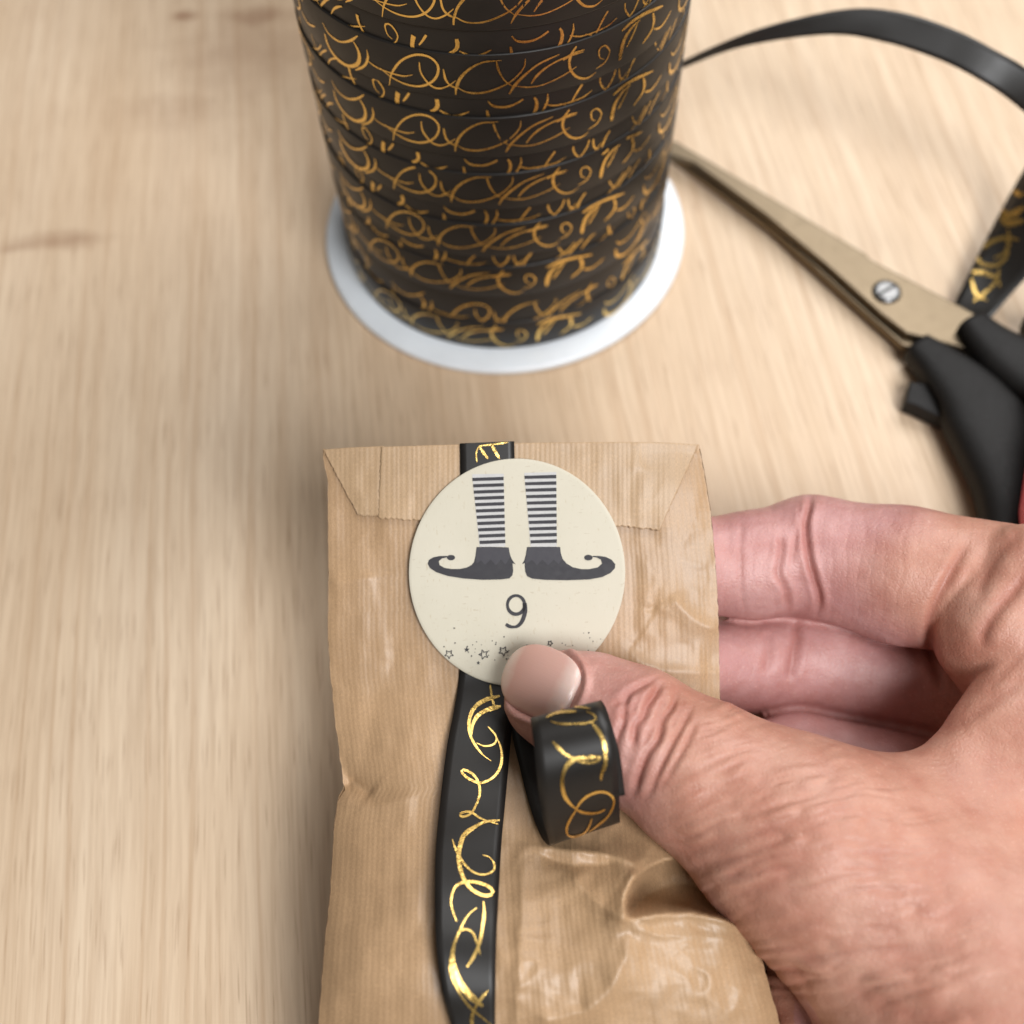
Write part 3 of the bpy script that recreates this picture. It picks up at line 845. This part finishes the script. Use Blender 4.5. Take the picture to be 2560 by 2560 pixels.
shoeR = [(1016,817),(1130,815),(1251,817),(1256,860),(1268,900),(1295,932),(1340,960),(1400,974),(1460,974),(1520,961),(1549,935),(1541,907),(1510,891),(1482,888),(1482,880),(1530,880),(1575,887),(1617,907),(1643,940),(1640,968),(1610,1000),(1550,1030),(1460,1047),(1300,1053),(1150,1050),(1055,1042),(1017,1025),(1003,990),(1000,950),(1000,930),(981,938),(997,912),(1008,870)]
M_INK3 = mat_simple("washed_ink", srgb(58, 56, 62), .62, scale=900)
ball = lambda cx, cy, rx, ry: [(cx + rx * math.cos(a), cy + ry * math.sin(a)) for a in np.linspace(0, 2 * math.pi, 28, endpoint=False)]
poly_print("elf_shoe", [z3(shoeL), z3(ball(476, 892, 29, 19))], M_INK, .008)
cuffL = [(661,819),(770,818),(884,822),(889,850),(897,884),(880,915),(862,942),(830,905),(795,948),(757,905),(718,945),(690,912),(655,935),(653,880)]
cuffR = [(1019,819),(1130,817),(1248,819),(1254,860),(1266,900),(1240,940),(1205,908),(1165,948),(1125,906),(1085,946),(1050,908),(1012,935),(1003,915),(1010,870)]
poly_print("shoe_cuff", [z3(cuffL)], M_INK3, .011)
poly_print("shoe_cuff", [z3(cuffR)], M_INK3, .011)
poly_print("elf_shoe", [z3(shoeR), z3(ball(1452, 892, 30, 20))], M_INK, .008)
oval = [(938 + 61 * math.cos(a), 1228 + 66 * math.sin(a) * (1 if math.sin(a) > 0 else 1.0)) for a in np.linspace(0, 2 * math.pi, 40)]
stroke_print("number_nine", [
 (z3(oval), 8.6, 8.6, False),
 (z3([(999,1215),(1002,1260),(997,1300),(980,1345),(950,1378),(915,1385),(885,1378),(866,1365)]), 11, 7.5, False)], M_INK, .008)
def star_line(cx, cy, r, rot, w):
    p = []
    for k in range(11):
        a = rot + k * math.pi / 5; q = r if k % 2 == 0 else r * .45
        p.append((cx + q * math.cos(a), cy + q * math.sin(a)))
    return [(z3([p[i], p[i + 1]]), w, w, False) for i in range(10)]
st = []
for cx, cy, r, ro in ((462,1578,33,.3),(708,1580,36,.6),(848,1556,36,.2),(1005,1560,34,.5),(1180,1500,20,.1)):
    st += star_line(cx, cy, r, ro, 2.0)
stroke_print("star_outlines", st, M_INK, .008)
solid = []
for cx, cy, r, ro in ((588,1546,21,-1.57),(670,1640,15,-1.4)):
    solid.append(z3([(cx + (r if k % 2 == 0 else r * .42) * math.cos(ro + k * math.pi / 5), cy + (r if k % 2 == 0 else r * .42) * math.sin(ro + k * math.pi / 5)) for k in range(10)]))
for k in range(70):
    cx = random.uniform(405, 1560); cy = 1555 + random.gauss(0, 48) - 60 * ((cx - 1000) / 560) ** 2 * (cx > 1000)
    if ((cx / 2.841 + 960 - 1293) / 262) ** 2 + ((cy / 2.841 + 1080 - 1431) / 277) ** 2 > 1: continue
    solid.append(z3(ball(cx, cy, *(random.choice((3.2, 4.2, 5.5)),) * 2)[::4]))
poly_print("solid_stars", solid, M_INK, .008)

# ------------------------------------------------------------------ curled ribbon end
cl = [(1275,1700,20.33),(1280,1830,20.1),(1298,1913,19.8),(1324,2015,19.2),(1352,2090,18.7),(1373,2114,18.2),(1370,2095,17.75),(1356,2040,17.3),(1343,1950,16.95),(1335,1870,16.95),(1328,1812,17.2),(1327,1795,17.55),(1345,1812,17.75),(1365,1860,17.45),(1382,1930,17.2),(1392,2020,17.3)]
cr = [(1410,1690,20.33),(1414,1800,20.1),(1440,1880,19.8),(1475,1975,19.2),(1520,2035,18.7),(1547,2056,18.2),(1549,2040,17.75),(1548,1985,17.3),(1543,1905,16.95),(1530,1830,16.95),(1511,1772,17.2),(1502,1751,17.55),(1514,1768,17.75),(1530,1815,17.45),(1550,1890,17.2),(1563,1988,17.3)]
curl = strip("curled_ribbon", cl, cr, 150, 9, M_RIB, None, .012)
tag(curl, "curled end of black and gold ribbon looping out from under the thumb", "ribbon")
z8 = lambda L: [(x / 3.45 + 1240, y / 3.45 + 1580) for x, y in L]
px_strokes("gold_script", curl, [
 (z8([(435,742),(500,708),(590,692),(695,688)]), 6, 6), (z8([(560,672),(640,655),(740,652),(820,668)]), 4, 4),
 (z8([(470,775),(560,795),(680,795),(790,785),(860,755),(840,715),(780,690)]), 5, 5),
 (z8([(820,775),(865,830),(910,900),(935,970),(945,1060),(940,1150),(910,1220),(905,1275)]), 10, 9),
 (z8([(490,945),(540,1000),(600,1055),(680,1090)]), 8, 6),
 (z8([(905,1080),(850,1075),(780,1085),(690,1090),(620,1140),(580,1220),(570,1310),(590,1410),(640,1480),(690,1520)]), 12, 8),
 (z8([(905,1085),(860,1115),(790,1125),(700,1110)]), 8, 6),
 (z8([(690,1520),(740,1450),(810,1400),(890,1375),(960,1385),(1010,1430),(1010,1500),(960,1590),(880,1660),(800,1720)]), 8, 5),
 (z8([(690,1525),(740,1550),(820,1560),(890,1550),(940,1525)]), 6, 6),
 (z8([(690,1530),(640,1610),(610,1680),(615,1740),(660,1762),(730,1745),(780,1710),(810,1650),(825,1605)]), 6, 6)], M_GOLD, curl)

# ------------------------------------------------------------------ hand (one continuous skin surface)
def J(x, y, z):
    """joint at pixel (of a 1932 px wide view) and depth -> camera-space cm"""
    return np.array([(x * 1.32505 - 1280) / FPX * z, (y * 1.32505 - 1280) / FPX * z, z])
def rcone(Q, a, b, ra, rb, flat=None):
    """tapered capsule; flat=(axis, factor) squeezes the section along that axis"""
    ab = b - a; l2 = ab @ ab + 1e-9
    pa = Q - a
    t = np.clip(pa @ ab / l2, 0, 1)
    d = pa - t[:, None] * ab
    if flat is not None:
        n, k = flat
        n = n / np.linalg.norm(n)
        c = d @ n
        d = d + np.outer(c * (1 / k - 1), n)
        return (np.sqrt((d * d).sum(1)) - (ra + (rb - ra) * t)) * min(k, 1)
    return np.sqrt((d * d).sum(1)) - (ra + (rb - ra) * t)
def smin(a, b, k):
    h = np.maximum(k - np.abs(a - b), 0) / k
    return np.minimum(a, b) - h * h * k * .25
ZA = np.array([0, 0, 1.0])
def chain(Q, pts, k, flat=None):
    d = None
    for (a, ra), (b, rb) in zip(pts, pts[1:]):
        c = rcone(Q, a, b, ra, rb, flat)
        d = c if d is None else smin(d, c, k)
    return d
TH = [(J(1042,1318,19.75), .85), (J(1110,1345,19.45), 1.0), (J(1195,1385,19.1), 1.10), (J(1330,1470,18.75), 1.24), (J(1520,1596,18.4), 1.62)]
def finger_parts(Q):
    idx = chain(Q, [(J(1180,1085,21.62), .80), (J(1300,1070,21.66), .93), (J(1420,1066,21.85), 1.02), (J(1530,1050,22.0), 1.17), (J(1700,1085,21.5), 1.30), (J(1950,1130,20.9), 1.33)], .22)
    mid = chain(Q, [(J(1150,1290,21.8), .80), (J(1300,1262,22.15), .95), (J(1500,1240,22.85), 1.10), (J(1660,1270,22.85), 1.12), (J(1830,1310,22.35), 1.15), (J(2000,1350,21.2), 1.2)], .22)
    ring = chain(Q, [(J(1420,1450,21.6), .78), (J(1500,1428,22.2), .92), (J(1800,1490,21.9), 1.0), (J(2000,1560,21.0), 1.2)], .22)
    return idx, mid, ring
def hand_sdf(Q):
    thumb = chain(Q, TH[:3], .25, (ZA + np.array([.1, .1, 0]), .82))
    thumb = smin(thumb, chain(Q, TH[2:], .35), .3)
    # soft knuckle and pulp
    thenar = chain(Q, [(J(1520,1596,18.4), 1.55), (J(1715,1745,18.3), 2.0), (J(1912,1965,17.6), 2.6), (J(2150,2150,16.8), 2.6)], .8)
    body = smin(thumb, thenar, .9)
    web = chain(Q, [(J(1640,1560,18.7), .95), (J(1790,1470,18.9), .55), (J(1985,1195,19.8), .62), (J(2100,1100,20.3), .9)], .4)
    web = smin(web, chain(Q, [(J(1860,1560,18.75), .95), (J(1990,1400,19.1), .95), (J(2120,1240,19.6), 1.0), (J(2200,1500,18.8), 1.3), (J(2050,1720,18.3), 1.5)], .6), .7)
    body = smin(body, web, .8)
    meta = chain(Q, [(J(2000,1180,20.6), 1.3), (J(2150,1500,19.2), 1.7), (J(2250,1900,17.9), 2.0), (J(2150,2150,17.0), 2.4)], .8)
    palm = chain(Q, [(J(1960,1420,21.0), 1.4), (J(2060,1700,19.8), 1.7), (J(2150,1980,18.0), 2.0)], .8)
    body = smin(body, smin(meta, palm, .8), .7)
    pad = rcone(Q, J(1893,1190,20.35), J(1960,1260,20.2), 1.26, 1.35)
    pad = smin(pad, rcone(Q, J(1940,1108,20.4), J(2000,1120,20.3), 1.16, 1.3), .3)
    body = smin(body, pad, .12)
    idx, mid, ring = finger_parts(Q)
    little = chain(Q, [(J(1522,1985,18.9), .60), (J(1530,1860,19.3), .70), (J(1640,1740,20.4), .8), (J(1950,1640,20.9), 1.0)], .3)
    tip = rcone(Q, J(1572,1992,18.35), J(1600,2080,18.2), .56, .6)
    d = smin(body, idx, .07)
    d = smin(d, mid, .15); d = smin(d, ring, .15); d = smin(d, little, .05); d = smin(d, tip, .05)
    return d
def eval_sdf(Q, fn=hand_sdf, chunk=600000):
    return np.concatenate([fn(Q[i:i + chunk]) for i in range(0, len(Q), chunk)])
def surface_nets(fn, lo, hi, h):
    n = np.ceil((np.array(hi) - lo) / h).astype(int) + 1
    ax = [lo[i] + h * np.arange(n[i]) for i in range(3)]
    F = np.empty(n, np.float32)
    Y, Z = np.meshgrid(ax[1], ax[2], indexing='ij')
    for i, x in enumerate(ax[0]):
        F[i] = fn(np.stack([np.full(Y.size, x), Y.ravel(), Z.ravel()], 1)).reshape(Y.shape)
    S = F < 0
    c = S[:-1, :-1, :-1].astype(np.int8)
    tot = sum(S[a:n[0]-1+a, b:n[1]-1+b, e:n[2]-1+e].astype(np.int8) for a in (0, 1) for b in (0, 1) for e in (0, 1))
    act = (tot > 0) & (tot < 8)
    idx = np.full(act.shape, -1, np.int64)
    I = np.argwhere(act); idx[act] = np.arange(len(I))
    acc = np.zeros((len(I), 3)); cnt = np.zeros(len(I))
    corners = [(a, b, e) for a in (0, 1) for b in (0, 1) for e in (0, 1)]
    for p in corners:
        for k in range(3):
            if p[k]: continue
            q = list(p); q[k] = 1
            fa = F[I[:, 0]+p[0], I[:, 1]+p[1], I[:, 2]+p[2]]; fb = F[I[:, 0]+q[0], I[:, 1]+q[1], I[:, 2]+q[2]]
            w = (fa < 0) != (fb < 0)
            t = np.where(w, fa / np.where(w, fa - fb, 1), 0)
            pos = np.array(p, float)[None] + np.eye(3)[k] * t[:, None]
            acc += np.where(w[:, None], pos, 0); cnt += w
    V = (I + acc / cnt[:, None]) * h + lo
    faces = []
    for k in range(3):
        a = [slice(None)] * 3; b = [slice(None)] * 3
        a[k] = slice(0, -1); b[k] = slice(1, None)
        ch = S[tuple(a)] != S[tuple(b)]
        E = np.argwhere(ch)
        u, w = [(1, 2), (2, 0), (0, 1)][k]
        ok = (E[:, u] > 0) & (E[:, w] > 0) & (E[:, u] < n[u] - 1) & (E[:, w] < n[w] - 1)
        E = E[ok]
        quad = []
        for du, dw in ((0, 0), (-1, 0), (-1, -1), (0, -1)):
            G = E.copy(); G[:, u] += du; G[:, w] += dw
            quad.append(idx[G[:, 0], G[:, 1], G[:, 2]])
        quad = np.stack(quad, 1)
        flip = ~S[E[:, 0], E[:, 1], E[:, 2]]
        quad[flip] = quad[flip][:, ::-1]
        faces.append(quad)
    return V, np.vstack(faces)
def sdf_grad(Q, e=.012):
    g = np.stack([eval_sdf(Q + e * np.eye(3)[k]) - eval_sdf(Q - e * np.eye(3)[k]) for k in range(3)], 1) / (2 * e)
    return g
HV, HF = surface_nets(hand_sdf, np.array([-1.2, -1.4, 13.5]), np.array([12.2, 11.2, 24.0]), .075)
me0 = bpy.data.meshes.new("tmp")
me0.from_pydata(HV.tolist(), [], HF.tolist())
tmp = bpy.data.objects.new("tmp", me0); scene.collection.objects.link(tmp)
md = tmp.modifiers.new("s", 'SUBSURF'); md.levels = 1; md.render_levels = 1
dg = bpy.context.evaluated_depsgraph_get()
me1 = bpy.data.meshes.new_from_object(tmp.evaluated_get(dg))
bpy.data.objects.remove(tmp)
co = np.empty(len(me1.vertices) * 3); me1.vertices.foreach_get("co", co); HV = co.reshape(-1, 3)
li = np.empty(len(me1.loops), np.int32); me1.loops.foreach_get("vertex_index", li); HF = li.reshape(-1, 4)
bpy.data.meshes.remove(me1)
for _ in range(1):
    g = sdf_grad(HV); d = eval_sdf(HV)
    HV = HV - g * (d / np.maximum((g * g).sum(1), .25))[:, None] * .9
N = g / (np.linalg.norm(g, axis=1, keepdims=True) + 1e-9)
view = -HV / np.linalg.norm(HV, axis=1, keepdims=True)
face = np.clip((N * view).sum(1), 0, 1)
hx = 1280 + FPX * HV[:, 0] / HV[:, 2]; hy = 1280 + FPX * HV[:, 1] / HV[:, 2]; hz = HV[:, 2]
vis = sstep(-.15, .25, (N * view).sum(1))
disp = np.zeros(len(HV)); crease = np.zeros(len(HV))
zz = lambda L: [(x / 2.385 + 1750, y / 2.385 + 1200) for x, y in L]
GROOVES = [  # polyline, depth cm, width px, zmin, zmax
 (z8([(1400,430),(1392,500),(1300,630),(1272,720),(1205,800),(1190,900),(1178,1000)]), .060, 9, 0, 20),
 (z8([(1150,520),(1115,640),(1100,780),(1045,900),(1032,1020),(1050,1120)]), .050, 9, 0, 20),
 (z8([(1560,480),(1540,600),(1435,760),(1392,920),(1295,1060),(1225,1250),(1180,1420)]), .055, 9, 0, 20),
 (z8([(1690,620),(1605,800),(1505,980),(1425,1150),(1355,1330),(1290,1430)]), .042, 9, 0, 20),
 (z8([(1000,650),(1100,570),(1200,490),(1340,425),(1400,440)]), .04, 9, 0, 20),
 (z8([(1725,760),(1640,950),(1545,1130),(1440,1300),(1400,1400)]), .030, 8, 0, 20),
 (z8([(1240,560),(1190,640),(1180,720),(1150,800)]), .03, 8, 0, 20),
 (z8([(1480,560),(1400,700),(1330,860),(1250,1000)]), .028, 7, 0, 20),
 (z8([(960,900),(985,1000),(1000,1120),(1050,1260)]), .04, 9, 0, 20),
 (z8([(1620,560),(1590,680),(1500,850)]), .022, 7, 0, 20),
 (zz([(660,90),(650,160),(628,260),(640,400),(662,520),(690,620),(712,720),(695,800)]), .075, 8, 20, 24),
 (zz([(478,320),(486,430),(468,560),(515,660),(530,790)]), .045, 8, 20, 24),
 (zz([(600,130),(590,260),(560,400),(540,520)]), .022, 6, 20, 24),
 (zz([(250,250),(240,400),(245,600),(265,800)]), .014, 7, 20, 24),
 (zz([(560,830),(575,930),(555,1060),(530,1200)]), .05, 13, 20, 24),
 (zz([(400,900),(410,1020),(395,1150)]), .03, 11, 20, 24),
 (zz([(1600,360),(1545,460),(1480,580),(1385,780),(1362,900),(1385,1050),(1450,1250)]), .05, 12, 0, 24),
 (zz([(1932,300),(1820,390),(1720,540),(1640,700)]), .035, 16, 0, 21.5),
 (zz([(1960,560),(1850,680),(1760,790),(1692,900),(1680,1010)]), .05, 16, 0, 21.5),
 (zz([(1820,300),(1740,420),(1660,560)]), .02, 14, 0, 21.5),
 (zz([(1932,1180),(1760,1300),(1600,1420),(1420,1520)]), .018, 16, 0, 20),
 (zz([(1990,950),(1850,1100),(1700,1270)]), .015, 14, 0, 20),
]
for poly, dep, w, z0, z1 in GROOVES:
    sel = np.where((hz > z0) & (hz < z1))[0]
    d, t, s = seg_dist(hx[sel], hy[sel], smooth(poly, 24))
    fade = np.minimum(1, np.minimum(t, 1 - t) * 7 + .1)
    prof_ = np.exp(-(d / w) ** 2) - .32 * np.exp(-((d - 2.1 * w) / (1.1 * w)) ** 2)
    disp[sel] -= dep * prof_ * fade
    crease[sel] = np.maximum(crease[sel], np.exp(-(d / (w * 1.1)) ** 2) * fade * min(1, dep * 16))
# fine parallel skin folds running across the thumb shaft and the ball of the thumb
ang = np.interp(hx * .6 + hy * .8, [2000, 2300, 2700, 3300], [8, -10, -22, -8]) * math.pi / 180
ac = hx - .2 * (hy - 1800)
cc = hy + .26 * (hx - 1700) - .00016 * (hx - 1850) ** 2 + 22 * vnoise(hx / 210, hy / 210, seed=3) + 6 * vnoise(hx / 60, hy / 60, seed=4)
def folds(la, lc, seed):
    r = np.abs(vnoise(ac / la, cc / lc, seed=seed))
    return 1 - 2.2 * np.sqrt(r * r + .004)
thumbm = (hz < 20.2) * sstep(1560, 1680, hx - .2 * (hy - 1800))
low = sstep(-260, 60, (hy - (1700 + .72 * (hx - 1500))))           # stronger towards the lower edge
patchy = np.clip(.65 + .9 * vnoise(hx / 130, hy / 90, seed=41), .1, 1.3)
far = 1 - .85 * sstep(2080, 2400, hx - .35 * (hy - 1900))
f1 = folds(130, 30, 51); f2 = folds(80, 17, 61); f3 = folds(220, 50, 71)
disp -= thumbm * far * (.036 * low * f3 * patchy + .031 * (.45 + .55 * low) * f1 * patchy + .021 * f2 * np.clip(.6 + vnoise(hx / 90, hy / 90, seed=43), .1, 1))
crease = np.maximum(crease, thumbm * far * (.3 + .7 * low) * .5 * np.clip(.5 * f3 + .6 * f1, 0, 1) * patchy)  # wrinkle shade strengthened by darker colour in the folds
# faint lines on the fingers
fing = (hz > 20.2) * (hx > 1700)
fl = np.sin((hx + .12 * (hy - 1400) + 14 * vnoise(hx / 60, hy / 90, seed=81)) / 34 * 2 * math.pi)
disp -= fing * .005 * np.clip(fl - .75, 0, 1) * 4
disp += .006 * vnoise(HV[:, 0] * 6, HV[:, 1] * 6, HV[:, 2] * 6, seed=5) + .015 * vnoise(HV[:, 0] * 2.2, HV[:, 1] * 2.2, HV[:, 2] * 2.2, seed=6)
# deep clefts where neighbouring fingers press together, their shade also painted as crease colour
di, dm, dr_ = [np.concatenate(x) for x in zip(*[finger_parts(HV[i:i + 400000]) for i in range(0, len(HV), 400000)])]
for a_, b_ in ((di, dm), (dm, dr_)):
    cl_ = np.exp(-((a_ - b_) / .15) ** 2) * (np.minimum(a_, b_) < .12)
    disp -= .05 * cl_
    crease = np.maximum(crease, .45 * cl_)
# nail fold
NC = np.array([1354.0, 1706.0]); NA = np.array([-.92, -.39]); NB = np.array([.39, -.92]); NLa, NLb = 98.0, 90.0
ra_ = ((hx - NC[0]) * NA[0] + (hy - NC[1]) * NA[1]) / NLa; rb_ = ((hx - NC[0]) * NB[0] + (hy - NC[1]) * NB[1]) / NLb
rho = (np.abs(ra_) ** 2.5 + np.abs(rb_) ** 2.5) ** (1 / 2.5)
nm = (hz < 20.0) * vis
disp += nm * .06 * np.exp(-((rho - 1.13) / .09) ** 2) * sstep(.95, .1, ra_)
disp -= nm * .035 * np.exp(-((rho - 1.0) / .05) ** 2) * sstep(.8, .2, ra_)
crease = np.maximum(crease, nm * .55 * np.exp(-((rho - 1.01) / .045) ** 2) * sstep(.75, .2, ra_))
def skin_z(px, py):
    r = np.stack([(px - 1280) / FPX, (py - 1280) / FPX, np.ones_like(px)], 1)
    z = np.full(len(px), 17.0)
    for _ in range(40): z = z + np.clip(hand_sdf(r * z[:, None]), -.2, .4) * .9
    return z
gr = np.linspace(-.45, .45, 9); ga, gb = [a.ravel() for a in np.meshgrid(gr, gr)]
sz = skin_z(NC[0] + NA[0] * NLa * ga + NB[0] * NLb * gb, NC[1] + NA[1] * NLa * ga + NB[1] * NLb * gb)
cf = np.linalg.lstsq(np.stack([np.ones_like(ga), ga, gb, ga ** 2, gb ** 2], 1), sz, rcond=None)[0]
NZ0, NZA, NZB = cf[0] - .03, cf[1], cf[2] * .5
def nail_z(a, b): return NZ0 + NZA * a + NZB * b + .10 * a * a + .06 * np.abs(a) ** 4 + .17 * b * b + .08 * b ** 4 + .10 * sstep(-.72, -1.0, a)
HV = HV + N * (disp * vis)[:, None]
inn = nm * sstep(1.04, .97, rho) * sstep(-1.0, -.86, ra_)                       # skin bedded under the nail plate
want = np.maximum(HV[:, 2], nail_z(ra_, rb_) + .035)
k_ = 1 + inn * (want / HV[:, 2] - 1)
HV = HV * k_[:, None]
pink = np.clip(sstep(20.0, 20.9, hz) * sstep(2420, 2200, hx) + .9 * sstep(2460, 2540, hy) * (hx < 2150) * (hz > 17.5) * (hx > 1985), 0, 1)
pink = np.maximum(pink, .55 * sstep(1720, 1560, hx) * (hz < 20.3))
hand = mesh_obj("hand", cam2world(HV), HF, M_SKIN, None, attrs={"pink": pink, "crease": np.clip(crease, 0, 1)})
tag(hand, "right hand holding the paper bag, thumb pressed on the sticker and fingers behind", "hand")

# thumbnail, resting in its fold
ph = np.linspace(0, 2 * math.pi, 72, endpoint=False)
V, UVn = [], []
for r, dz in [(.0005, 0), (.12, 0), (.25, 0), (.5, 0), (.7, 0), (.85, 0), (.95, .002), (.985, .008), (1.0, .02), (1.0, .07)]:
    a = np.sign(np.cos(ph)) * np.abs(np.cos(ph)) ** (2 / 2.4) * r; b = np.sign(np.sin(ph)) * np.abs(np.sin(ph)) ** (2 / 2.4) * r
    a = np.where(a > 0, a * 1.02, a)
    z = nail_z(a, b) + dz
    V.append(P(NC[0] + NA[0] * NLa * a + NB[0] * NLb * b, NC[1] + NA[1] * NLa * a + NB[1] * NLb * b, z))
    UVn.append(np.stack([a * .5 + .5, b * .5 + .5], 1))
mesh_obj("thumbnail", np.vstack(V), grid_faces(72, 10, True), M_NAIL, hand, uv=np.vstack(UVn))
